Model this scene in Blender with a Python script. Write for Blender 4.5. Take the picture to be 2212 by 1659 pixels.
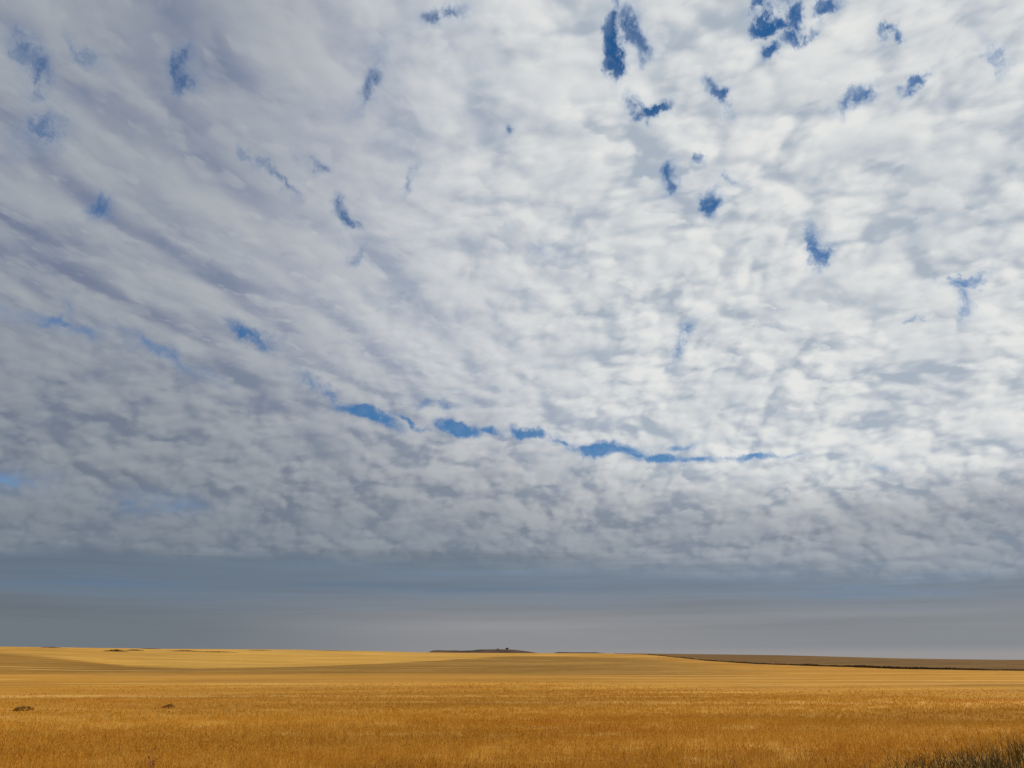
import bpy, bmesh, math, random
import numpy as np

for o in list(bpy.data.objects):
    bpy.data.objects.remove(o, do_unlink=True)
SC = bpy.context.scene
COL = SC.collection
R = math.radians
random.seed(7)
RNG = np.random.default_rng(11)

# ------------------------------------------------------------------ camera
F = 1640.0                      # focal length in pixels of the 2212 px wide photograph
PITCH = R(19.94)
CAM_H = 3.3
cam_d = bpy.data.cameras.new('camera')
cam_d.sensor_width = 36.0
cam_d.lens = F / 2212.0 * 36.0
cam_d.clip_start = 0.1
cam_d.clip_end = 60000
cam = bpy.data.objects.new('camera', cam_d)
cam.location = (0, 0, CAM_H)
cam.rotation_euler = (R(90) + PITCH, 0, 0)
COL.objects.link(cam)
SC.camera = cam

SC.view_settings.view_transform = 'Standard'
SC.view_settings.look = 'None'
SC.view_settings.exposure = 0.0
SC.view_settings.gamma = 1.0
SC.render.film_transparent = False
SC.cycles.max_bounces = 6
SC.cycles.transparent_max_bounces = 8

# sun: high on the right, a little behind the camera
SUN_AZ = R(98)                  # clockwise from the view direction (+Y)
SUN_EL = R(38)
sun_d = bpy.data.lights.new('sun', 'SUN')
sun_d.energy = 3.3
sun_d.angle = R(0.53)
sun_d.color = (1.0, 0.95, 0.87)
sun = bpy.data.objects.new('sun', sun_d)
sun.rotation_euler = (R(90) - SUN_EL, 0, -SUN_AZ + math.pi)
sun.location = (0, 0, 60)
COL.objects.link(sun)


def lin(r, g, b):
    f = lambda c: c / 12.92 if c <= 0.04045 else ((c + 0.055) / 1.055) ** 2.4
    return (f(r / 255), f(g / 255), f(b / 255), 1.0)


def az_el(x, y):
    """direction of a point of the photograph as seen from where it was taken"""
    X, Y = (x - 1106) / F, (830 - y) / F
    dx, dy, dz = X, math.cos(PITCH) - Y * math.sin(PITCH), math.sin(PITCH) + Y * math.cos(PITCH)
    n = math.sqrt(dx * dx + dy * dy + dz * dz)
    return math.atan2(dx, dy), math.asin(dz / n)


# ------------------------------------------------------------------ small node language
class G:
    def __init__(self, tree):
        self.t = tree
        self.n = 0

    def new(self, kind):
        nd = self.t.nodes.new(kind)
        nd.location = (200 * (self.n % 40), -220 * (self.n // 40))
        self.n += 1
        return nd

    def put(self, sock, v):
        if isinstance(v, S):
            self.t.links.new(v.s, sock)
        else:
            sock.default_value = v

    def m(self, op, a, b=0.0, c=None, clamp=False):
        nd = self.new('ShaderNodeMath')
        nd.operation = op
        nd.use_clamp = clamp
        self.put(nd.inputs[0], a)
        if op not in ('ABSOLUTE', 'SQRT', 'SINE', 'COSINE', 'ARCSINE'):
            self.put(nd.inputs[1], b)
        if c is not None:
            self.put(nd.inputs[2], c)
        return S(self, nd.outputs[0])

    def v(self, op, a, b=None, scale=None):
        nd = self.new('ShaderNodeVectorMath')
        nd.operation = op
        self.put(nd.inputs[0], a)
        if b is not None:
            self.put(nd.inputs[1], b)
        if scale is not None:
            self.put(nd.inputs['Scale'], scale)
        return S(self, nd.outputs['Value' if op in ('LENGTH', 'DOT_PRODUCT', 'DISTANCE') else 'Vector'])

    def xyz(self, x, y, z=0.0):
        nd = self.new('ShaderNodeCombineXYZ')
        for i, q in enumerate((x, y, z)):
            self.put(nd.inputs[i], q)
        return S(self, nd.outputs[0])

    def sep(self, vec):
        nd = self.new('ShaderNodeSeparateXYZ')
        self.put(nd.inputs[0], vec)
        return [S(self, o) for o in nd.outputs]

    def step(self, x, a, b, lo=0.0, hi=1.0, smooth=True):
        nd = self.new('ShaderNodeMapRange')
        nd.interpolation_type = 'SMOOTHSTEP' if smooth else 'LINEAR'
        nd.clamp = True
        for i, q in enumerate((x, a, b, lo, hi)):
            self.put(nd.inputs[i], q)
        return S(self, nd.outputs[0])

    def noise(self, vec, scale, detail=2.0, rough=0.5, dist=0.0, lac=2.0, dims='3D', color=False):
        nd = self.new('ShaderNodeTexNoise')
        nd.noise_dimensions = dims
        self.put(nd.inputs['Vector'], vec)
        self.put(nd.inputs['Scale'], scale)
        self.put(nd.inputs['Detail'], detail)
        self.put(nd.inputs['Roughness'], rough)
        self.put(nd.inputs['Lacunarity'], lac)
        self.put(nd.inputs['Distortion'], dist)
        return S(self, nd.outputs['Color' if color else 'Fac'])

    def voro(self, vec, scale, detail=0.0, rough=0.5, smooth=0.6, rand=1.0, dims='2D'):
        nd = self.new('ShaderNodeTexVoronoi')
        nd.voronoi_dimensions = dims
        nd.feature = 'SMOOTH_F1'
        nd.normalize = True
        self.put(nd.inputs['Vector'], vec)
        self.put(nd.inputs['Scale'], scale)
        self.put(nd.inputs['Detail'], detail)
        self.put(nd.inputs['Roughness'], rough)
        self.put(nd.inputs['Smoothness'], smooth)
        self.put(nd.inputs['Randomness'], rand)
        return S(self, nd.outputs['Distance'])

    def map(self, vec, loc=(0, 0, 0), rot=(0, 0, 0), scale=(1, 1, 1), kind='POINT'):
        nd = self.new('ShaderNodeMapping')
        nd.vector_type = kind
        self.put(nd.inputs['Vector'], vec)
        nd.inputs['Location'].default_value = loc
        nd.inputs['Rotation'].default_value = rot
        nd.inputs['Scale'].default_value = scale
        return S(self, nd.outputs[0])

    def mix(self, f, a, b, blend='MIX'):
        nd = self.new('ShaderNodeMix')
        nd.data_type = 'RGBA'
        nd.blend_type = blend
        nd.clamp_factor = True
        self.put(nd.inputs[0], f)
        self.put(nd.inputs[6], a)
        self.put(nd.inputs[7], b)
        return S(self, nd.outputs[2])


class S:
    def __init__(self, g, s):
        self.g, self.s = g, s

    def __add__(self, o): return self.g.m('ADD', self, o)
    __radd__ = __add__
    def __sub__(self, o): return self.g.m('SUBTRACT', self, o)
    def __rsub__(self, o): return self.g.m('SUBTRACT', o, self)
    def __mul__(self, o): return self.g.m('MULTIPLY', self, o)
    __rmul__ = __mul__
    def __truediv__(self, o): return self.g.m('DIVIDE', self, o)
    def __rtruediv__(self, o): return self.g.m('DIVIDE', o, self)
    def clamp(self): return self.g.m('ADD', self, 0.0, clamp=True)


# ------------------------------------------------------------------ sky
world = bpy.data.worlds.new('World')
SC.world = world
world.use_nodes = True
wt = world.node_tree
wt.nodes.clear()
w = G(wt)

tc = w.new('ShaderNodeTexCoord')
D = w.v('NORMALIZE', S(w, tc.outputs['Generated']))
dx, dy, dz = w.sep(D)
EL = w.m('ARCSINE', dz)
AZ = w.m('ARCTAN2', dx, dy)
AE = w.xyz(AZ, EL)
# 0 on the smooth, ribbed left of the deck .. 1 on the cottony right
RIGHT = w.step(AZ + EL * 0.25, R(-14), R(20))
HEAD = R(12)                                       # the cloud streets run this way


def height(d):
    x, y, z = w.sep(d)
    zc = w.m('MAXIMUM', z, 0.0)
    ch = w.m('MAXIMUM', w.m('SQRT', 1.0 - zc * zc), 0.02)
    rho = w.m('POWER', ch / (1.0 + zc), 1.65) * 3.4 / ch
    p0 = w.xyz(x * rho, y * rho)                   # the heaps overhead, as deep as they are wide
    wv = w.v('SUBTRACT', w.noise(p0, 2.2, 1.5, 0.5, color=True), (0.5, 0.5, 0.5))
    p = w.v('ADD', p0, w.v('SCALE', wv, scale=0.10))
    wf = w.v('SUBTRACT', w.noise(p, 11.0, 2.0, 0.55, color=True), (0.5, 0.5, 0.5))
    p = w.v('ADD', p, w.v('SCALE', wf, scale=0.035))
    zr = w.m('MAXIMUM', z - 0.06, 0.06)
    pr = w.v('ADD', w.map(w.xyz(x / zr, y / zr), rot=(0, 0, HEAD)), w.v('SCALE', wv, scale=0.16))
    dr = w.voro(w.map(pr, scale=(5.0, 1.7, 1.0)), 1.0, 0.0, 0.40, 0.6)
    rolls = 1.0 - dr * dr * 1.6                                                       # cloud streets
    rip = w.noise(w.map(pr, loc=(3, 7, 0), scale=(4.0, 2.0, 1.0)), 1.0, 3.0, 0.5)
    vd = w.voro(p, 8.6, 2.0, 0.48, 0.32)
    puffs = 1.0 - vd * vd * 1.6                                                       # heaps
    lump = w.noise(p, 8.5, 6.0, 0.56)
    big = w.noise(p, 3.0, 3.0, 0.5)
    lft = rolls * 0.60 + rip * 0.32 + lump * 0.24 - 0.10
    rgt = big * 0.56 + puffs * 0.86 + lump * 0.56 - 0.60
    lowk = w.step(z, 0.42, 0.24)
    k = w.m('MAXIMUM', RIGHT, lowk)
    return lft + (rgt - lft) * k, p, pr, k


H0, P, PR, KR = height(D)
zt = w.m('MAXIMUM', dz, 0.0) * 0.016 + 0.006
D1 = w.v('NORMALIZE', w.v('ADD', D, w.v('SCALE', (0.8, -0.2, 0.5), scale=zt)))
H1, P1, PR1, _k = height(D1)
RELIEF = (H0 - H1)

# gaps of open blue: (x, y, half width, half height, tilt, depth)
gaps = [
    (1326, 118, 28, 82, 6, 1.35), (1368, 74, 30, 62, -24, .72), (1330, 10, 16, 40, 0, .6), (1372, 232, 26, 26, 20, .9), (1402, 244, 46, 18, -8, 1.1),
    (1650, 28, 32, 22, 20, 1.0), (1676, 62, 46, 20, 8, 1.2), (1722, 42, 18, 30, 30, .95), (1690, 20, 40, 26, 0, .5), (1740, 72, 60, 14, -12, .8), (1556, 205, 20, 46, -38, .85),
    (1660, 126, 34, 20, 0, .8), (1800, 10, 40, 16, 10, .8), (1915, 60, 30, 14, -35, .75), (1985, 175, 50, 18, -18, .9),
    (1855, 215, 46, 26, -30, .85), (1545, 435, 30, 40, 25, .85), (1590, 390, 12, 50, -38, .5), (1513, 340, 16, 20, 30, .8),
    (1450, 380, 26, 34, 0, .6), (1768, 535, 34, 58, 0, .95), (2075, 596, 70, 14, -6, .65), (2068, 640, 26, 40, 0, .65),
    (1978, 682, 24, 8, 0, .7), (1470, 735, 22, 66, 15, .6), (2140, 100, 14, 50, -25, .5), (1092, 292, 18, 24, -20, .7),
    (955, 32, 62, 26, -25, .75), (65, 150, 66, 42, 38, .66), (100, 275, 40, 80, 24, .6), (185, 120, 62, 22, 32, .5),
    (394, 150, 30, 44, 38, .58), (216, 455, 34, 36, 38, .6), (590, 382, 62, 22, 12, .7), (540, 350, 60, 14, 30, .5),
    (756, 472, 46, 24, 30, .75), (540, 722, 74, 26, 24, .8), (100, 690, 120, 22, 8, .58), (140, 660, 20, 30, 10, .5),
    (350, 765, 150, 18, 18, .5), (800, 170, 22, 90, 22, .55), (680, 338, 30, 24, 20, .7), (880, 400, 16, 50, 28, .45),
    (690, 838, 90, 18, 20, .62), (790, 892, 95, 22, 19, 1.25), (930, 868, 60, 14, 5, .6), (990, 920, 66, 21, 16, 1.3),
    (1140, 944, 80, 14, 6, 1.1), (1300, 969, 90, 18, 4, 1.25), (1420, 988, 76, 11, 0, 1.0), (1600, 990, 150, 8, 3, .85),
    (1470, 962, 60, 10, 0, .5), (1900, 1004, 34, 9, 5, .6), (890, 908, 70, 10, 18, .8), (1068, 936, 66, 10, 12, .9), (1212, 958, 60, 10, 12, .85), (1366, 980, 50, 9, 10, .8), (1500, 989, 60, 8, 3, .9), (350, 1090, 120, 36, -6, .42), (30, 1040, 90, 34, 4, .5),
    (1180, 560, 40, 30, 0, .35), (770, 560, 26, 50, 30, .4),
]
gv = w.v('SUBTRACT', w.noise(AE, 13.0, 5.0, 0.62, color=True), (0.5, 0.5, 0.5))
AEW = w.v('ADD', AE, w.v('SCALE', gv, scale=w.step(EL, R(14), R(26), 0.045, 0.10)))
hole = None
for (x, y, a, b, tilt, k) in gaps:
    az, el = az_el(x, y)
    c = math.cos(el)
    mp = w.map(AEW, loc=(az, el, 0), rot=(0, 0, R(-tilt)), scale=(1.4 * a / F / max(c, .6), 1.4 * b / F, 1), kind='TEXTURE')
    q = w.step(w.v('LENGTH', mp), 1.0, 0.0, 0.0, k)
    hole = q if hole is None else w.m('MAXIMUM', hole, q)

wisp = w.noise(AEW, 30.0, 7.0, 0.62)
OPEN = hole + (wisp - 0.5) * 3.2 * hole + (0.68 - H0) * (0.4 + 1.3 * hole)
CLEAR = w.step(OPEN, 0.26, 1.0) * w.step(wisp, 0.75, 0.45, 0.72, 1.0)                    # 0 cloud .. 1 open sky
THIN = w.step(OPEN, -0.05, 0.62)                    # thin veil round the gaps

# light on the deck
SH = ((H0 - 0.52) * 2.3 + RELIEF * 2.2)
FINE = w.noise(P, 15.0, 6.0, 0.6) - 0.5
SH = (SH + FINE * (0.08 + 0.24 * RIGHT))
# heaps hanging in front of one another: bright rim towards the sun, greyer belly, clean upper edge
for off, scl, thr, soft, op in (((5, 1, 0), 4.6, 0.52, 0.07, 0.5), ((2, 9, 0), 9.5, 0.52, 0.06, 0.45)):
    q0 = w.noise(w.v('ADD', P, off), scl, 4.0, 0.5)
    q1 = w.noise(w.v('ADD', P1, off), scl, 2.0, 0.45)
    sh = (0.62 - (q0 - thr) * 1.5 + (q0 - q1) * 3.0 + FINE * 0.25)
    SH = SH + (sh - SH) * (w.step(q0, thr, thr + soft, 0.0, op) * (0.3 + 0.7 * KR))
for off, sx, sy, thr, soft, op in (((3, 8, 0), 7.0, 3.6, 0.50, 0.09, 0.45), ((1, 5, 0), 13.0, 8.0, 0.51, 0.09, 0.35)):
    q0 = w.noise(w.map(PR, loc=off, scale=(sx, sy, 1)), 1.0, 3.0, 0.48)
    q1 = w.noise(w.map(PR1, loc=off, scale=(sx, sy, 1)), 1.0, 2.0, 0.45)
    sh = (0.62 - (q0 - thr) * 1.4 + (q0 - q1) * 2.6 + FINE * 0.12)
    SH = SH + (sh - SH) * (w.step(q0, thr, thr + soft, 0.0, op) * (1.0 - KR))

# brightness of the deck by direction (the sun is to the right)
UP = w.step(EL, R(8.5), R(29) - R(16.0) * w.step(AZ, R(-30), R(26)))
lit_l = w.mix(w.step(AZ, R(-34), R(-2)), lin(166, 172, 178), lin(200, 203, 207))
dark_l = w.mix(w.step(AZ, R(-34), R(-2)), lin(116, 126, 150), lin(147, 157, 177))
lit_up = w.mix(RIGHT, lit_l, lin(229, 230, 228))
dark_up = w.mix(RIGHT, dark_l, lin(170, 180, 192))
EAST = w.step(AZ, R(-30), R(26))
lit_lo = w.mix(EAST, lin(144, 151, 159), lin(186, 189, 193))
dark_lo = w.mix(EAST, lin(113, 122, 136), lin(136, 144, 156))
LIT = w.mix(UP, lit_lo, lit_up)
DRK = w.mix(UP, dark_lo, dark_up)
SH = w.step(SH, -0.35, 1.08)
CLOUD = w.mix(SH, DRK, LIT)
CLOUD = w.mix(THIN * 0.55, CLOUD, w.mix(RIGHT, lin(112, 132, 165), lin(150, 172, 200)))

# beyond the deck's edge: a flat grey-blue far sky down to the horizon
hs = w.xyz(AZ * 2.2, EL * 30.0)
streak = w.noise(hs, 1.5, 4.0, 0.55)
edge = w.m('ARCTAN2', dz, w.m('MAXIMUM', dy, 0.1)) + (w.noise(w.xyz(AZ, 0.0), 3.0, 3.0, 0.5) - 0.5) * 0.02 + (streak - 0.5) * 0.05 * (0.7 + 0.7 * EAST)
FAR = w.step(edge, R(7.9), R(6.8) - EAST * R(2.0))
mid = w.m('ABSOLUTE', AZ - R(2))
low = w.mix(w.step(mid, R(2), R(26)), lin(141, 142, 145), w.mix(EAST, lin(110, 118, 126), lin(134, 138, 143)))
low = w.mix(w.step(EL, R(1.0), R(0.2), 0, .45), low, w.mix(EAST, lin(120, 124, 130), lin(172, 162, 158)))
band = w.mix(EAST, lin(103, 117, 132), lin(121, 134, 149))
FARC = w.mix(w.step(EL + (streak - 0.5) * 0.02, R(2.2), R(5.2)), low, band)
bl = w.step(streak, 0.5, 0.68) * w.step(EL, R(3.2), R(4.6)) * w.step(EL, R(7.6), R(6.0))
FARC = w.mix(bl * 0.6, FARC, w.mix(EAST, lin(92, 114, 138), lin(104, 130, 157)))
st2 = w.noise(w.xyz(AZ * 1.1, EL * 44.0, 3.0), 1.0, 5.0, 0.6)
dim = 1.0 + (streak - 0.5) * 0.40 + (st2 - 0.5) * 0.55
FARC = w.mix(w.step(EL, R(0.6), R(3.0)), FARC, w.mix(1.0, FARC, w.xyz(dim, dim, dim), 'MULTIPLY'))
CLOUD = w.mix(w.step(EL, R(12.0), R(7.0), 0.0, 0.40), CLOUD, FARC)
CLOUD = w.mix(FAR, CLOUD, FARC)
CLEAR = CLEAR * (1.0 - FAR)

sky = w.new('ShaderNodeTexSky')
sky.sky_type = 'NISHITA'
sky.sun_disc = False
sky.sun_elevation = SUN_EL
sky.sun_rotation = SUN_AZ
sky.altitude = 800
sky.air_density = 1.0
sky.dust_density = 0.4
sky.ozone_density = 2.2
bg_sky = w.new('ShaderNodeBackground')
bg_sky.inputs['Strength'].default_value = 0.098
hsv = w.new('ShaderNodeHueSaturation')
hsv.inputs['Saturation'].default_value = 1.32
wt.links.new(sky.outputs[0], hsv.inputs['Color'])
wt.links.new(hsv.outputs[0], bg_sky.inputs['Color'])
bg_cl = w.new('ShaderNodeBackground')
bg_cl.inputs['Strength'].default_value = 1.0
wt.links.new(CLOUD.s, bg_cl.inputs['Color'])
mx = w.new('ShaderNodeMixShader')
wt.links.new(CLEAR.s, mx.inputs[0])
wt.links.new(bg_cl.outputs[0], mx.inputs[1])
wt.links.new(bg_sky.outputs[0], mx.inputs[2])
out = w.new('ShaderNodeOutputWorld')
wt.links.new(mx.outputs[0], out.inputs['Surface'])
world.cycles.sampling_method = 'MANUAL'
world.cycles.sample_map_resolution = 512

# ------------------------------------------------------------------ helpers for meshes
def tag(o, kind=None, label=None, cat=None, group=None):
    if kind: o['kind'] = kind
    if label: o['label'] = label
    if cat: o['category'] = cat
    if group: o['group'] = group
    return o


def link_mesh(name, verts, faces, mat, attrs=None, smooth=True, parent=None):
    """verts (n,3) array, faces (m,4) or (m,3) array, attrs {name: per-vertex float array}"""
    me = bpy.data.meshes.new(name)
    verts = np.asarray(verts, dtype=np.float32)
    faces = np.asarray(faces, dtype=np.int32)
    k = faces.shape[1]
    me.vertices.add(len(verts))
    me.vertices.foreach_set('co', verts.ravel())
    me.loops.add(faces.size)
    me.loops.foreach_set('vertex_index', faces.ravel())
    me.polygons.add(len(faces))
    me.polygons.foreach_set('loop_start', np.arange(0, faces.size, k, dtype=np.int32))
    me.polygons.foreach_set('loop_total', np.full(len(faces), k, dtype=np.int32))
    me.polygons.foreach_set('use_smooth', np.full(len(faces), smooth, dtype=bool))
    for nm, arr in (attrs or {}).items():
        at = me.attributes.new(nm, 'FLOAT', 'POINT')
        at.data.foreach_set('value', np.asarray(arr, dtype=np.float32))
    me.update(calc_edges=True)
    me.materials.append(mat)
    o = bpy.data.objects.new(name, me)
    COL.objects.link(o)
    if parent: o.parent = parent
    return o


_lat = RNG.random((256, 256))


def vnoise(x, y):
    xi, yi = np.floor(x).astype(int), np.floor(y).astype(int)
    fx, fy = x - xi, y - yi
    fx, fy = fx * fx * (3 - 2 * fx), fy * fy * (3 - 2 * fy)
    g = lambda i, j: _lat[i & 255, j & 255]
    return ((g(xi, yi) * (1 - fx) + g(xi + 1, yi) * fx) * (1 - fy)
            + (g(xi, yi + 1) * (1 - fx) + g(xi + 1, yi + 1) * fx) * fy)


def fbm(x, y, oct=4, gain=0.5):
    s, a, t = 0.0, 1.0, 0.0
    for i in range(oct):
        s = s + a * vnoise(x + 17.3 * i, y - 9.1 * i)
        t += a
        a *= gain
        x, y = x * 2.03, y * 2.03
    return s / t


def smooth(a, b, x):
    t = np.clip((x - a) / (b - a), 0, 1)
    return t * t * (3 - 2 * t)


# ------------------------------------------------------------------ lie of the land
# sight lines surveyed from the photograph: height of the ground at a ring of distances
CX = [-400, 0, 300, 600, 1000, 1386, 1700, 1950, 2212, 2500]
RINGS = [
    (300, [1440, 1441, 1446, 1446, 1444, 1443, 1446, 1447, 1449, 1449]),
    (450, [1425, 1426, 1434, 1437, 1434, 1432, 1438, 1440, 1441, 1441]),
    (650, [1408, 1410, 1416, 1420, 1424, 1421, 1430, 1434, 1437, 1437]),
    (900, [1395, 1397, 1401.5, 1405, 1415, 1414, 1424, 1429, 1432, 1432]),
    (1200, [1402, 1403, 1404, 1404, 1411, 1413, 1419, 1426, 1429, 1428]),
    (1600, [1425, 1424, 1416, 1411, 1411.5, 1412, 1416, 1423, 1426.5, 1425]),
    (2500, [1432, 1430, 1424, 1420, 1416, 1415, 1419, 1425, 1428, 1427]),
    (5000, [1432, 1432, 1430, 1428, 1426, 1426, 1427, 1429, 1430, 1430]),
]
CAZ = np.array([az_el(x, 1425)[0] for x in CX])
rr = [1.0, 45.0, 120.0, 200.0]
zz_ = [np.zeros(len(CX)), np.zeros(len(CX)), np.zeros(len(CX)) + 0.05, np.zeros(len(CX)) + 0.1]
for r_, ys in RINGS:
    rr.append(float(r_))
    zz_.append(np.array([CAM_H + r_ * math.tan(az_el(x, y)[1]) for x, y in zip(CX, ys)]))
rr.append(24000.0)
zz_.append(np.full(len(CX), -140.0))
LR = np.log(np.array(rr))
ZT = np.array(zz_)


def pchip(xs, ys, x):
    """monotone cubic along axis 0"""
    h = np.diff(xs)
    d = np.diff(ys, axis=0) / h[:, None]
    m = np.zeros_like(ys)
    for i in range(1, len(xs) - 1):
        a, b = d[i - 1], d[i]
        w1, w2 = 2 * h[i] + h[i - 1], h[i] + 2 * h[i - 1]
        ok = a * b > 0
        m[i] = np.where(ok, (w1 + w2) / (w1 / np.where(ok, a, 1) + w2 / np.where(ok, b, 1)), 0)
    m[0], m[-1] = d[0], d[-1]
    i = np.clip(np.searchsorted(xs, x) - 1, 0, len(xs) - 2)
    t = ((x - xs[i]) / h[i])[:, None]
    H = h[i][:, None]
    return ((2 * t**3 - 3 * t**2 + 1) * ys[i] + (t**3 - 2 * t**2 + t) * H * m[i]
            + (-2 * t**3 + 3 * t**2) * ys[i + 1] + (t**3 - t**2) * H * m[i + 1])


FA = np.linspace(R(-180), R(180), 7201)
def _spread(row):
    v = np.interp(FA, CAZ, row)
    k = np.exp(-0.5 * (np.arange(-80, 81) / 32.0) ** 2)
    k /= k.sum()
    return np.convolve(np.pad(v, 80, mode='edge'), k, mode='valid')
ZFINE = np.array([_spread(r) for r in ZT])
FLR = np.linspace(0, math.log(24000.0), 900)
ZGRID = pchip(LR, ZFINE, FLR)              # (900, 7201)


def ground_z(x, y):
    x, y = np.asarray(x, float), np.asarray(y, float)
    r = np.maximum(np.hypot(x, y), 1.001)
    a = np.arctan2(x, y)
    u = np.clip(np.log(r) / FLR[-1] * 899, 0, 898.999)
    v = np.clip((a + math.pi) / (2 * math.pi) * 7200, 0, 7199.999)
    i, j = u.astype(int), v.astype(int)
    fu, fv = u - i, v - j
    z = ((ZGRID[i, j] * (1 - fu) + ZGRID[i + 1, j] * fu) * (1 - fv)
         + (ZGRID[i, j + 1] * (1 - fu) + ZGRID[i + 1, j + 1] * fu) * fv)
    z = z + (fbm(x / 60.0, y / 60.0, 3) - 0.5) * 0.5 * smooth(40, 260, r) * (1 - smooth(700, 1500, r))
    return z + (fbm(x / 4.0, y / 4.0, 3) - 0.5) * 0.10


def spot(px, py):
    """where the sight line through a point of the photograph meets the ground"""
    az, el = az_el(px, py)
    lo = None
    for r in np.exp(np.linspace(math.log(8), math.log(6000), 4000)):
        x, y = r * math.sin(az), r * math.cos(az)
        z = float(ground_z(x, y))
        if z >= CAM_H + r * math.tan(el):
            return x, y, z
    return x, y, z


# field boundaries (azimuth in degrees, distance)
def azd(px): return math.degrees(az_el(px, 1425)[0])
EDGE = [(azd(1330), 1150), (azd(1386), 900), (azd(1531), 560), (azd(1731), 430), (azd(1931), 330), (azd(2131), 300), (azd(2212), 298), (azd(2700), 300)]


def crop_light_zones(x, y):
    """brown fallow, painted hill sunlight, painted cloud shadow: shares of each at a point"""
    r = np.hypot(x, y)
    a = np.degrees(np.arctan2(x, y))
    er = np.interp(a, [e[0] for e in EDGE], [e[1] for e in EDGE], left=1e9)
    wob = 1 + 0.02 * (fbm(x / 30.0, y / 30.0, 2) - 0.5)
    brown = smooth(0.992, 1.008, r / er * wob)
    # cloud shadow over the dip before the far hill, put into the colour
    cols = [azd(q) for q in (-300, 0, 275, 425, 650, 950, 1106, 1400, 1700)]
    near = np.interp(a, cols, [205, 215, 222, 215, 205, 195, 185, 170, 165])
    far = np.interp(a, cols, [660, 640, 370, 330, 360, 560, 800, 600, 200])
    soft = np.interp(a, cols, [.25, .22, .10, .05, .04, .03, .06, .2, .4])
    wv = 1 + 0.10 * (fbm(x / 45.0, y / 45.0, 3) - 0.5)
    cloud_shade = smooth(1 - 0.12, 1 + 0.12, r / near * wv) * (1 - smooth(1 - soft, 1 + soft, r / far * wv))
    cloud_shade = cloud_shade * np.interp(a, cols, [.75, .8, 1, .95, .95, .9, .9, .8, .0])
    hill = smooth(0.97, 1.06, r / far * wv) * (a < azd(1420)) * np.interp(a, cols, [.5, .5, .8, 1, 1, .85, .55, .3, 0])  # sunlight on the far hillside, put into the colour
    return brown, hill, np.clip(cloud_shade, 0, 1) * (1 - brown)


def crop_tone(x, y):
    """slow differences in ripeness across the crop, -1 .. 1"""
    t = (fbm(x / 38.0, y / 22.0, 4) - 0.5) * 1.5
    u, v = x * 0.94 + y * 0.34, y * 0.94 - x * 0.34
    t = t + (fbm(u / 190.0, v / 6.0, 4) - 0.5) * 1.5          # drill and tramline direction
    return np.clip(t, -1, 1)


# ------------------------------------------------------------------ materials
def material(name, rough=1.0, spec=0.1):
    m = bpy.data.materials.new(name)
    m.use_nodes = True
    g = G(m.node_tree)
    b = m.node_tree.nodes['Principled BSDF']
    b.inputs['Roughness'].default_value = rough
    b.inputs['Specular IOR Level'].default_value = spec
    return m, g, b


def attr(g, name):
    nd = g.new('ShaderNodeAttribute')
    nd.attribute_name = name
    return S(g, nd.outputs['Fac'])


def pos(g):
    nd = g.new('ShaderNodeNewGeometry')
    return S(g, nd.outputs['Position'])


GOLD_D = (0.32, 0.145, 0.015, 1)
GOLD = (0.42, 0.195, 0.022, 1)
GOLD_P = (0.50, 0.262, 0.042, 1)
SHADED_CROP = (0.180, 0.090, 0.012, 1)
SUNLIT_CROP = (0.53, 0.298, 0.055, 1)
FALLOW = (0.120, 0.062, 0.016, 1)
RUST = (0.44, 0.165, 0.013, 1)

MG, g, b = material('crop_land')
p = pos(g)
tone = attr(g, 'tone')
n_a = g.noise(p, 0.035, 4.0, 0.6)
n_b = g.noise(p, 0.45, 5.0, 0.6)
n_c = g.noise(p, 3.0, 3.0, 0.6)
t = (tone * 0.5 + 0.5 + (n_b - 0.5) * 0.9 + (n_c - 0.5) * 0.5).clamp()
c = g.mix(g.step(t, 0.0, 0.5), GOLD_D, GOLD)
c = g.mix(g.step(t, 0.5, 1.0), c, GOLD_P)
c = g.mix(g.step(n_a, 0.5, 0.7) * 0.5, c, RUST)
c = g.mix(attr(g, 'cloud_shade'), c, g.mix(g.step(n_b, 0.35, 0.7), SHADED_CROP, (0.235, 0.120, 0.016, 1)))  # darker colour paints the cloud shadow on the field
c = g.mix(attr(g, 'sunlit_slope'), c, g.mix(g.step(n_b, 0.3, 0.7), (0.43, 0.225, 0.036, 1), SUNLIT_CROP))  # paler colour paints the sun on the far slope
hs_ = g.noise(g.map(p, rot=(0, 0, R(14)), scale=(0.010, 0.11, 0.05)), 1.0, 4.0, 0.6)
c = g.mix(g.step(hs_, 0.50, 0.66) * 0.6, c, (0.40, 0.205, 0.042, 1))
c = g.mix(g.step(hs_, 0.48, 0.36) * 0.45, c, (0.66, 0.40, 0.120, 1))
fal = g.mix(g.step(n_a + (n_b - 0.5) * 0.5, 0.35, 0.7), FALLOW, (0.19, 0.105, 0.03, 1))
n_f = g.noise(g.map(p, scale=(0.004, 0.012, 0.012)), 1.0, 5.0, 0.65)
fal = g.mix(g.step(n_f, 0.50, 0.70) * 0.7, fal, (0.30, 0.165, 0.040, 1))
c = g.mix(attr(g, 'fallow'), c, fal)
n_d = g.noise(g.map(p, scale=(0.012, 0.016, 0.016)), 1.0, 5.0, 0.62)
n_e = g.noise(g.map(p, rot=(0, 0, R(-20)), scale=(0.006, 0.05, 0.05)), 1.0, 4.0, 0.6)
dull = 1.0 + tone * 0.16 + (n_d - 0.5) * 0.75 + (n_e - 0.5) * 0.65
c = g.mix(1.0, c, g.xyz(dull, dull, dull), 'MULTIPLY')
g.put(b.inputs['Base Color'], c)
bump = g.new('ShaderNodeBump')
bump.inputs['Strength'].default_value = 0.7
bump.inputs['Distance'].default_value = 0.35
g.put(bump.inputs['Height'], n_b * 0.6 + n_c * 0.4)
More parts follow.
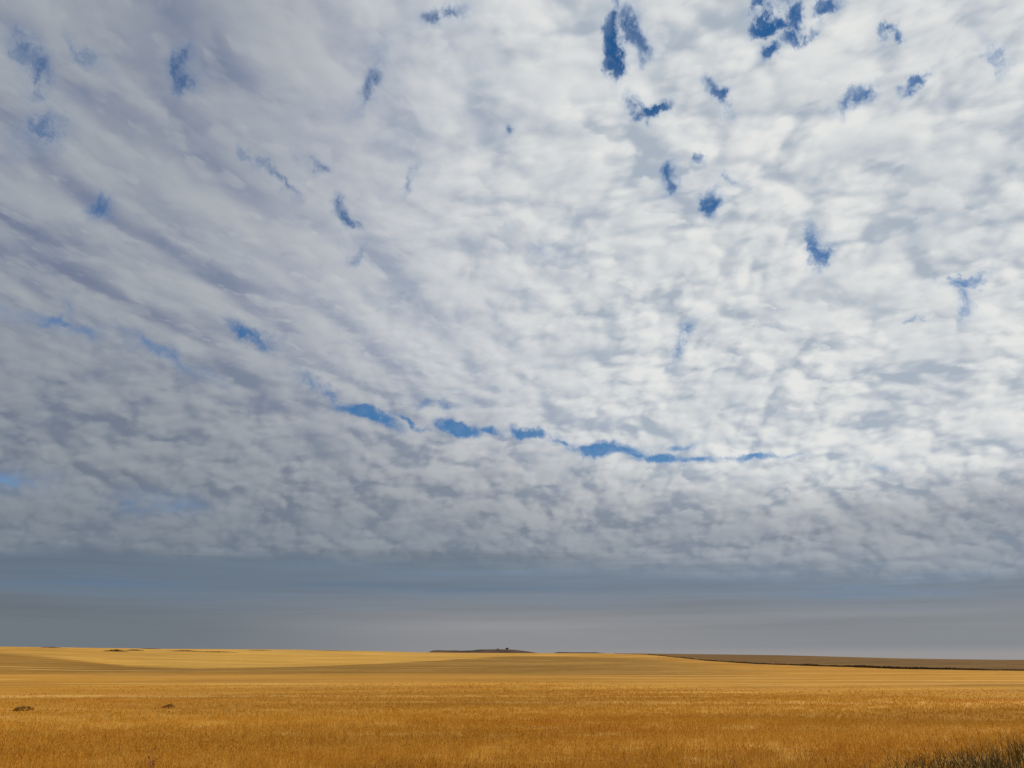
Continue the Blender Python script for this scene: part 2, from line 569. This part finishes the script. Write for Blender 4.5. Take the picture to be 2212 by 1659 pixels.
g.t.links.new(bump.outputs[0], b.inputs['Normal'])


def blade_material(name, stops, trans=0.25, warm=False):
    """colour by the stalk's own 'tint' (0..1), partly see-through to light like dry leaf"""
    m, g, b = material(name, 0.75, 0.2)
    tint = attr(g, 'tint')
    col = None
    for (p0, c0), (p1, c1) in zip(stops, stops[1:]):
        col = g.mix(g.step(tint, p0, p1, smooth=False), c0 if col is None else col, c1)
    nz = g.noise(pos(g), 6.0, 2.0)
    col = g.mix(g.step(nz, 0.3, 0.75, 0, 0.12), col, (0.16, 0.075, 0.014, 1))
    if warm:
        col = g.mix(g.step(g.noise(pos(g), 0.035, 4.0, 0.6), 0.46, 0.70, 0, 0.6), col, (0.46, 0.180, 0.014, 1))
    g.put(b.inputs['Base Color'], col)
    tr = g.new('ShaderNodeBsdfTranslucent')
    g.put(tr.inputs['Color'], col)
    mxs = g.new('ShaderNodeMixShader')
    mxs.inputs[0].default_value = trans
    g.t.links.new(b.outputs[0], mxs.inputs[1])
    g.t.links.new(tr.outputs[0], mxs.inputs[2])
    g.t.links.new(mxs.outputs[0], m.node_tree.nodes['Material Output'].inputs['Surface'])
    return m


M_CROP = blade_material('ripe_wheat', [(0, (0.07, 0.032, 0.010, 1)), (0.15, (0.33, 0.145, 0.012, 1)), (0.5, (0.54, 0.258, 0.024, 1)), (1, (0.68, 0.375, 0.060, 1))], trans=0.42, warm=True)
M_VERGE = blade_material('verge_grass', [(0, (0.022, 0.016, 0.004, 1)), (0.45, (0.060, 0.043, 0.008, 1)), (0.8, (0.14, 0.080, 0.013, 1)), (1, (0.36, 0.24, 0.09, 1))])
M_WEED = blade_material('dry_weed', [(0, (0.030, 0.014, 0.006, 1)), (0.5, (0.075, 0.040, 0.012, 1)), (1, (0.20, 0.10, 0.03, 1))])
M_BROWN = blade_material('brown_weed', [(0, (0.26, 0.120, 0.020, 1)), (1, (0.42, 0.215, 0.042, 1))], trans=0.42)
M_RED = blade_material('red_stalk', [(0, (0.16, 0.06, 0.02, 1)), (1, (0.34, 0.15, 0.07, 1))])
M_BUSH = blade_material('dark_bush', [(0, (0.018, 0.016, 0.008, 1)), (1, (0.055, 0.048, 0.020, 1))])

MH, g, b = material('brown_hill')
n1 = g.noise(pos(g), 0.03, 4.0, 0.6)
g.put(b.inputs['Base Color'], g.mix(g.step(n1, 0.35, 0.7), (0.052, 0.032, 0.022, 1), (0.105, 0.066, 0.038, 1)))

# ------------------------------------------------------------------ ground: one sheet to the horizon
az_in = np.linspace(R(-38), R(38), 1000)
az_out = np.linspace(R(38), R(322), 90)[1:-1]
AZS = np.concatenate([az_in, az_out])
RS = np.concatenate([[0.5], np.exp(np.linspace(math.log(3.0), math.log(130.0), 150)), np.exp(np.linspace(math.log(130.0), math.log(24000.0), 430))[1:]])
rg, ag = np.meshgrid(RS, AZS, indexing='ij')
gx, gy = rg * np.sin(ag), rg * np.cos(ag)
gz = ground_z(gx.ravel(), gy.ravel())
nr, na = len(RS), len(AZS)
idx = np.arange(nr * na).reshape(nr, na)
nx = np.roll(idx, -1, axis=1)
fc = np.stack([idx[:-1], idx[1:], nx[1:], nx[:-1]], -1).reshape(-1, 4)
br, hl, ol = crop_light_zones(gx.ravel(), gy.ravel())
vts = np.stack([gx.ravel(), gy.ravel(), gz], -1)
ctr = np.array([[0, 0, float(ground_z(0.0, 0.0))]])
ground = link_mesh('ground', vts, fc[:, ::-1], MG, {'fallow': br, 'sunlit_slope': hl, 'cloud_shade': ol, 'tone': crop_tone(gx.ravel(), gy.ravel())})
tag(ground, 'structure', 'rolling golden field running to a low horizon')


# ------------------------------------------------------------------ standing crop and grass
def stalks(n_pts, hgt, wid, lean, tint, base, rng, head=True, segs=2):
    """one bent ribbon per point, plus a seed head; returns verts, quads, tints"""
    n = len(base)
    th = rng.random(n) * 2 * math.pi
    fac = rng.random(n) * 2 * math.pi
    side = np.stack([np.cos(fac), np.sin(fac), np.zeros(n)], -1) * (wid[:, None] * 0.5)
    d = np.stack([np.cos(th), np.sin(th), np.zeros(n)], -1)
    V, Fq, T = [], [], []
    off = 0
    ks = np.linspace(0, 1, segs + 1)
    rows = []
    for k in ks:
        c = base + d * (lean * hgt * k * k)[:, None]
        c[:, 2] += hgt * k * (1 - 0.15 * lean * k)
        w_ = 1.0 - 0.55 * k
        rows.append((c - side * w_, c + side * w_))
    vv = np.stack([q for pr_ in rows for q in pr_], 1)          # n, 2*(segs+1), 3
    m = vv.shape[1]
    V.append(vv.reshape(-1, 3))
    T.append(np.repeat(tint, m))
    b0 = np.arange(n) * m
    for s in range(segs):
        Fq.append(np.stack([b0 + 2 * s, b0 + 2 * s + 1, b0 + 2 * s + 3, b0 + 2 * s + 2], -1))
    off += n * m
    if head:
        tip = base + d * (lean * hgt)[:, None]
        tip[:, 2] += hgt * (1 - 0.15 * lean)
        s2 = side * 1.9
        dirn = d * lean[:, None] * 1.3
        dirn[:, 2] += 0.9
        L = (0.05 + 0.04 * rng.random(n))[:, None]
        hv = np.stack([tip - dirn * L * .2, tip + dirn * L * .4 + s2, tip + dirn * L, tip + dirn * L * .4 - s2], 1)
        V.append(hv.reshape(-1, 3))
        T.append(np.repeat(np.clip(tint + rng.normal(0.04, 0.12, n), 0, 1), 4))
        b1 = off + np.arange(n) * 4
        Fq.append(np.stack([b1, b1 + 1, b1 + 2, b1 + 3], -1))
    return np.concatenate(V), np.concatenate(Fq), np.concatenate(T)


def join(parts):
    V, Fq, T, o = [], [], [], 0
    for v_, f_, t_ in parts:
        V.append(v_); Fq.append(f_ + o); T.append(t_)
        o += len(v_)
    return np.concatenate(V), np.concatenate(Fq), np.concatenate(T)


# the mown verge of the road cuts across the near right corner
VA, VB = spot(1560, 1700)[:2], spot(2212, 1632)[:2]
def verge_side(x, y):
    """metres inside the verge (positive towards the camera and to the right)"""
    dxv, dyv = VB[0] - VA[0], VB[1] - VA[1]
    L = math.hypot(dxv, dyv)
    s = ((x - VA[0]) * dyv - (y - VA[1]) * dxv) / L
    return s + (fbm(x / 2.2, y / 2.2, 3) - 0.5) * 2.4


def scatter(r0, r1, dens, rng, a_lim=45.0):
    n = int(R(2 * a_lim) * 0.5 * (r1 * r1 - r0 * r0) * dens)
    r = np.sqrt(rng.random(n) * (r1 * r1 - r0 * r0) + r0 * r0)
    a = (rng.random(n) * 2 - 1) * R(a_lim)
    return r * np.sin(a), r * np.cos(a)


# pale wheel tracks where the machine turned, near left
TRACKS = [[spot(*q)[:2] for q in line] for line in (
    [(-60, 1548), (90, 1552), (170, 1565), (235, 1574), (255, 1568)], [(245, 1535), (325, 1545), (400, 1557), (458, 1568), (470, 1575), (450, 1584), (405, 1594)],
    [(560, 1533), (600, 1539), (640, 1541)], [(700, 1536), (740, 1539), (775, 1541)], [(0, 1470), (180, 1480), (420, 1497), (700, 1505)])]


def track(x, y):
    best = np.full(x.shape, 1e9)
    for line in TRACKS:
        for (ax, ay), (bx, by) in zip(line, line[1:]):
            t = np.clip(((x - ax) * (bx - ax) + (y - ay) * (by - ay)) / ((bx - ax) ** 2 + (by - ay) ** 2), 0, 1)
            best = np.minimum(best, np.hypot(x - ax - t * (bx - ax), y - ay - t * (by - ay)))
    return (1 - smooth(0.25, 1.3, best + 0.8 * (fbm(x / 1.7, y / 1.7, 2) - .5))) * smooth(.25, .6, fbm(x / 3.0 + 9, y / 3.0, 2))


parts = []
for r0, r1, dens, w0, hmin, hmax, seg in ((15, 32, 240, .009, .14, .28, 2), (32, 52, 130, .014, .13, .25, 2), (52, 85, 45, .024, .11, .19, 1), (85, 130, 14, .05, .08, .14, 1)):
    x, y = scatter(r0, r1, dens, RNG)
    keep = verge_side(x, y) < 0.2
    clump = fbm(x / 0.9, y / 0.9, 2)
    keep &= RNG.random(len(x)) < np.clip(0.45 + (clump - 0.35) * 2.0, 0.2, 1)
    far_r = np.hypot(x, y)
    keep &= RNG.random(len(x)) < np.interp(far_r + 70 * (fbm(x / 34, y / 34, 3) - .5), [0, 60, 118], [1, 1, 0.0])
    x, y, far_r = x[keep], y[keep], far_r[keep]
    n = len(x)
    tn = crop_tone(x, y)
    trk = track(x, y)
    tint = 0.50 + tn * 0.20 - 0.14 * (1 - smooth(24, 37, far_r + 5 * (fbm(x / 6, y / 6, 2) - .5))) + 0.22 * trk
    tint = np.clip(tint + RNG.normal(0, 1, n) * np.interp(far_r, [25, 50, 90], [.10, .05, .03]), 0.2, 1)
    hg = (hmin + (hmax - hmin) * RNG.random(n)) * (0.8 + 0.4 * fbm(x / 5, y / 5, 2)) * np.interp(far_r, [18, 38, 55, 90, 170], [1, .95, .7, .5, .25])
    hg *= 1 - 0.35 * trk
    dark = RNG.random(n) < np.interp(far_r, [25, 36, 48], [.045, .015, .0]) * np.clip(2.2 * fbm(x / 6.0, y / 3.0, 3) - 0.4, 0.1, 2.5)
    tint[dark] = RNG.random(dark.sum()) * 0.12
    hg[dark] *= 1.2
    base = np.stack([x, y, ground_z(x, y) - 0.02], -1)
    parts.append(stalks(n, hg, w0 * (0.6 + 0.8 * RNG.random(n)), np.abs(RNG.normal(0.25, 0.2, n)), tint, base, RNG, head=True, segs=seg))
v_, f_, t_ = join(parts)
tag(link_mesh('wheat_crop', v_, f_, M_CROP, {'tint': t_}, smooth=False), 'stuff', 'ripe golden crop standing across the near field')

# long dark grass of the road verge
nv = 52000
x = RNG.uniform(2, 29, nv); y = RNG.uniform(11, 34, nv)
s = verge_side(x, y)
keep = (s > -2.5) & (RNG.random(nv) < np.clip(0.30 + 0.35 * s, 0.05, 1)) & (np.abs(np.degrees(np.arctan2(x, y))) < 40)
x, y, s = x[keep], y[keep], s[keep]
n = len(x)
cl = fbm(x / 1.1, y / 1.1, 3)
hg = (0.14 + 0.30 * RNG.random(n)) * (0.40 + 1.3 * cl) * (0.9 + 0.9 * smooth(11, 19, x))
tint = np.clip(0.44 + (fbm(x / 1.6 + 40, y / 1.6, 3) - 0.5) * 1.6 + RNG.normal(0, 0.12, n), 0, 1)
tint[RNG.random(n) < 0.03] = 0.95
base = np.stack([x, y, ground_z(x, y) - 0.02], -1)
v_, f_, t_ = stalks(n, hg, 0.009 + 0.015 * RNG.random(n), np.abs(RNG.normal(0.45, 0.3, n)), tint, base, RNG, head=False, segs=3)
tag(link_mesh('verge_grass', v_, f_, M_VERGE, {'tint': t_}, smooth=False), 'stuff', 'long dark green grass of the verge in the near right corner')

# rank dark growth along the edge of the field on the right
ax = np.radians(np.linspace(azd(1400), azd(2700), 9000)) + RNG.normal(0, 0.0003, 9000)
er = np.interp(np.degrees(ax), [e[0] for e in EDGE], [e[1] for e in EDGE]) * (1 + np.abs(RNG.normal(0, 0.006, 9000)))
x, y = er * np.sin(ax), er * np.cos(ax)
hg = (0.35 + 0.55 * RNG.random(9000)) * (0.4 + 1.1 * fbm(x / 14, y / 14, 3)) * np.interp(np.degrees(ax), [azd(1400), azd(1600), azd(1800), azd(1950), azd(2120), azd(2200)], [.9, .9, 1.1, 1.2, .55, .5])
base = np.stack([x, y, ground_z(x, y) - 0.05], -1)
v_, f_, t_ = stalks(9000, hg, 0.25 + 0.25 * RNG.random(9000), np.abs(RNG.normal(0.2, 0.2, 9000)), RNG.random(9000) * 0.55, base, RNG, head=False, segs=1)
tag(link_mesh('field_edge_growth', v_, f_, M_WEED, {'tint': t_}, smooth=False), 'stuff', 'thin dark line of rank growth along the far field edge')


# ------------------------------------------------------------------ knolls on the skyline
def knoll(name, prof, dist, depth, label):
    """prof: (x, y) of the skyline in the photograph; a rounded earth bank of that height, dist metres off"""
    xs = np.linspace(prof[0][0], prof[-1][0], 160)
    ys = np.interp(xs, [q[0] for q in prof], [q[1] for q in prof])
    ker = np.exp(-0.5 * (np.arange(-8, 9) / 2.2) ** 2); ker /= ker.sum()
    ys = np.convolve(np.pad(ys, 8, mode='edge'), ker, mode='valid')
    ks = np.linspace(-1, 1, 25)
    V = []
    for i, (px, py) in enumerate(zip(xs, ys)):
        az, el = az_el(px, py)
        top = CAM_H + dist * math.tan(el)
        for k in ks:
            r = dist + depth * k
            x, y = r * math.sin(az), r * math.cos(az)
            zb = float(ground_z(x, y))
            f = max(0.0, 1 - abs(k) ** 1.6)
            z = zb - 1.0 + max(0.0, top - zb + 1.0) * f + (float(fbm(np.array(x / 9.0), np.array(y / 9.0), 3)) - .5) * 1.2 * f
            V.append((x, y, z))
    V = np.array(V)
    id_ = np.arange(len(V)).reshape(160, 25)
    Fq = np.stack([id_[:-1, :-1], id_[1:, :-1], id_[1:, 1:], id_[:-1, 1:]], -1).reshape(-1, 4)
    o = link_mesh(name, V, Fq[:, ::-1], MH)
    return tag(o, 'structure', label)


knoll('hill', [(922, 1411), (934, 1405.6), (952, 1405), (1000, 1406), (1022, 1405.4), (1032, 1403.2), (1090, 1403.2), (1108, 1403.8), (1130, 1406), (1165, 1412)], 1480, 70, 'dark brown flat topped knoll at the middle of the skyline')
knoll('hill', [(1192, 1412), (1206, 1409), (1245, 1409.4), (1290, 1409.8), (1312, 1413)], 1430, 50, 'low dark strip of hill right of the flat topped knoll')


# ------------------------------------------------------------------ bushes, post, weeds
def leaf_cloud(n, rx, ry, rz, size, rng, lobes=5):
    """leaf clumps spread through an uneven crown"""
    cs = np.stack([rng.uniform(-.55, .55, lobes) * rx, rng.uniform(-.55, .55, lobes) * ry, rng.uniform(.35, .75, lobes) * rz], -1)
    i = rng.integers(0, lobes, n)
    u = rng.normal(0, 1, (n, 3)); u /= np.linalg.norm(u, axis=1)[:, None]
    c = cs[i] + u * (rng.random(n) ** .4)[:, None] * np.array([rx, ry, rz]) * .5
    c[:, 2] = np.maximum(c[:, 2], 0.05)
    a = rng.normal(0, 1, (n, 3)); a /= np.linalg.norm(a, axis=1)[:, None]
    b_ = np.cross(a, rng.normal(0, 1, (n, 3))); b_ /= np.linalg.norm(b_, axis=1)[:, None]
    s_ = (size * (.5 + rng.random(n)))[:, None]
    V = np.stack([c - a * s_, c + b_ * s_ * .6, c + a * s_, c - b_ * s_ * .6], 1).reshape(-1, 3)
    Fq = np.arange(4 * n).reshape(n, 4)
    return V, Fq, np.repeat(rng.random(n), 4)


def tube(pts, rads, sides=6):
    V, Fq = [], []
    for (p_, r_) in zip(pts, rads):
        for k in range(sides):
            a = 2 * math.pi * k / sides
            V.append((p_[0] + r_ * math.cos(a), p_[1] + r_ * math.sin(a), p_[2]))
    for i in range(len(pts) - 1):
        for k in range(sides):
            q = (k + 1) % sides
            Fq.append((i * sides + k, i * sides + q, (i + 1) * sides + q, (i + 1) * sides + k))
    return np.array(V), np.array(Fq)


M_BARK, g, b = material('bark')
g.put(b.inputs['Base Color'], g.mix(g.noise(pos(g), 4.0, 3.0), (0.03, 0.02, 0.012, 1), (0.07, 0.05, 0.03, 1)))
M_POST, g, b = material('weathered_wood')
g.put(b.inputs['Base Color'], g.mix(g.noise(pos(g), 5.0, 3.0), (0.06, 0.05, 0.04, 1), (0.14, 0.12, 0.10, 1)))


def empty(name, loc, label, cat, group=None):
    o = bpy.data.objects.new(name, None)
    o.location = loc
    COL.objects.link(o)
    return tag(o, None, label, cat, group)


def bush(px, py, dist, wid, hgt, label, group):
    az, el = az_el(px, py)
    z = CAM_H + dist * math.tan(el)
    e = empty('bush', (dist * math.sin(az), dist * math.cos(az), z - 0.25), label, 'bush', group)
    V, Fq, T = leaf_cloud(900, wid * .5, wid * .45, hgt, 0.32, RNG)
    link_mesh('crown', V, Fq, M_BUSH, {'tint': T}, False, e)
    V, Fq = tube([(0, 0, -.6), (.05, 0, hgt * .3), (.1, .05, hgt * .6)], [.22, .15, .06])
    link_mesh('trunk', V, Fq, M_BARK, None, True, e)
    return e


G_B = 'bushes on the flat topped knoll'
bush(1096, 1403.3, 1480, 7.0, 2.7, 'larger dark round bush on top of the brown knoll on the skyline', G_B)
bush(1075, 1403.4, 1480, 5.0, 1.4, 'smaller low bush on the brown knoll left of the round bush', G_B)

# a lone post on the skyline between the two hills and the brown field
px_, py_, pz_ = 0, 0, 0
az, _ = az_el(1328, 1411)
best = max(((float(ground_z(r * math.sin(az), r * math.cos(az))) - CAM_H) / r, r) for r in np.linspace(700, 2600, 400))
r = best[1]
px_, py_ = r * math.sin(az), r * math.cos(az)
pz_ = float(ground_z(px_, py_))
V, Fq = tube([(0, 0, -.5), (0, 0, 1.2), (.03, 0, 3.4)], [.30, .27, .22], 8)
Fq = np.vstack([Fq, [[16, 17, 18, 19], [16, 19, 20, 23], [20, 21, 22, 23]]])
post = link_mesh('fence_post', V, Fq, M_POST, None, False)
post.location = (px_, py_, pz_)
tag(post, None, 'lone dark post standing on the skyline right of the low hill', 'post')


def weed_clump(px, py, wid, hgt, n, mat, label, name='weed_clump', group=None, seed=0, wd=.03):
    rng = np.random.default_rng(100 + seed)
    x0, y0, z0 = spot(px, py)
    x = rng.normal(0, wid * .3, n); y = rng.normal(0, wid * .22, n)
    z = ground_z(x + x0, y + y0) - z0 - 0.02
    hg = hgt * (.5 + .7 * rng.random(n)) * np.exp(-(x / wid) ** 2 * 1.5)
    v_, f_, t_ = stalks(n, hg, wd * (.6 + .8 * rng.random(n)), np.abs(rng.normal(.35, .3, n)), rng.random(n), np.stack([x, y, z], -1), rng, head=False, segs=3)
    k = n * 2 if n > 50 else n
    j = rng.integers(0, n, k)
    c = np.stack([x[j], y[j], z[j] + hg[j] * rng.random(k)], -1)
    a = rng.normal(0, 1, (k, 3)) * .06; b_ = rng.normal(0, 1, (k, 3)) * .05
    V = np.stack([c - a, c + b_, c + a, c - b_], 1).reshape(-1, 3)
    v_, f_, t_ = join([(v_, f_, t_), (V, np.arange(4 * k).reshape(k, 4), np.repeat(rng.random(k) * .6, 4))])
    o = link_mesh(name, v_, f_, mat, {'tint': t_}, False)
    o.location = (x0, y0, z0)
    return tag(o, None, label, 'weeds', group)


G_W = 'brown weed clumps in the crop'
weed_clump(50, 1536, .9, .24, 240, M_BROWN, 'low brown weed clump in the crop at the left edge of the field', group=G_W, seed=1)
weed_clump(364, 1530, .6, .22, 160, M_BROWN, 'small brown weed tuft in the crop, second from the left edge', group=G_W, seed=2)
weed_clump(325, 1668, .5, .75, 9, M_RED, 'few reddish bare weed stalks in the near crop at bottom left', name='weed_stalks', seed=4, wd=.02)

# scattered scrub far off on the left-hand hill
parts = []
for px, py, w_, h_ in ((250, 1407.6, 30, 1.5), (290, 1406, 26, 1.0), (325, 1402.4, 30, .6), (400, 1407.4, 44, .9), (470, 1409.4, 60, .7), (110, 1399.4, 26, .7), (560, 1405.6, 40, .5), (720, 1406.4, 70, .4)):
    x0, y0, z0 = spot(px, py)
    rng = RNG
    n = int(240 * w_ / 30)
    k = 1.0
    dist = math.hypot(x0, y0)
    W = w_ / F * dist
    ux, uy = y0 / dist, -x0 / dist
    tt = rng.normal(0, .36, n) * W
    dd = rng.normal(0, 1.6, n)
    x = x0 + ux * tt + x0 / dist * dd; y = y0 + uy * tt + y0 / dist * dd
    hg = h_ * (.4 + .8 * rng.random(n)) * np.exp(-(tt / W) ** 2 * 3)
    parts.append(stalks(n, hg, .5 + .5 * rng.random(n), np.abs(rng.normal(.2, .2, n)), rng.random(n), np.stack([x, y, ground_z(x, y) - .05], -1), rng, head=False, segs=1))
v_, f_, t_ = join(parts)
tag(link_mesh('scrub', v_, f_, M_WEED, {'tint': t_}, smooth=False), 'stuff', 'faint dark scrub scattered along the crest of the left hill')
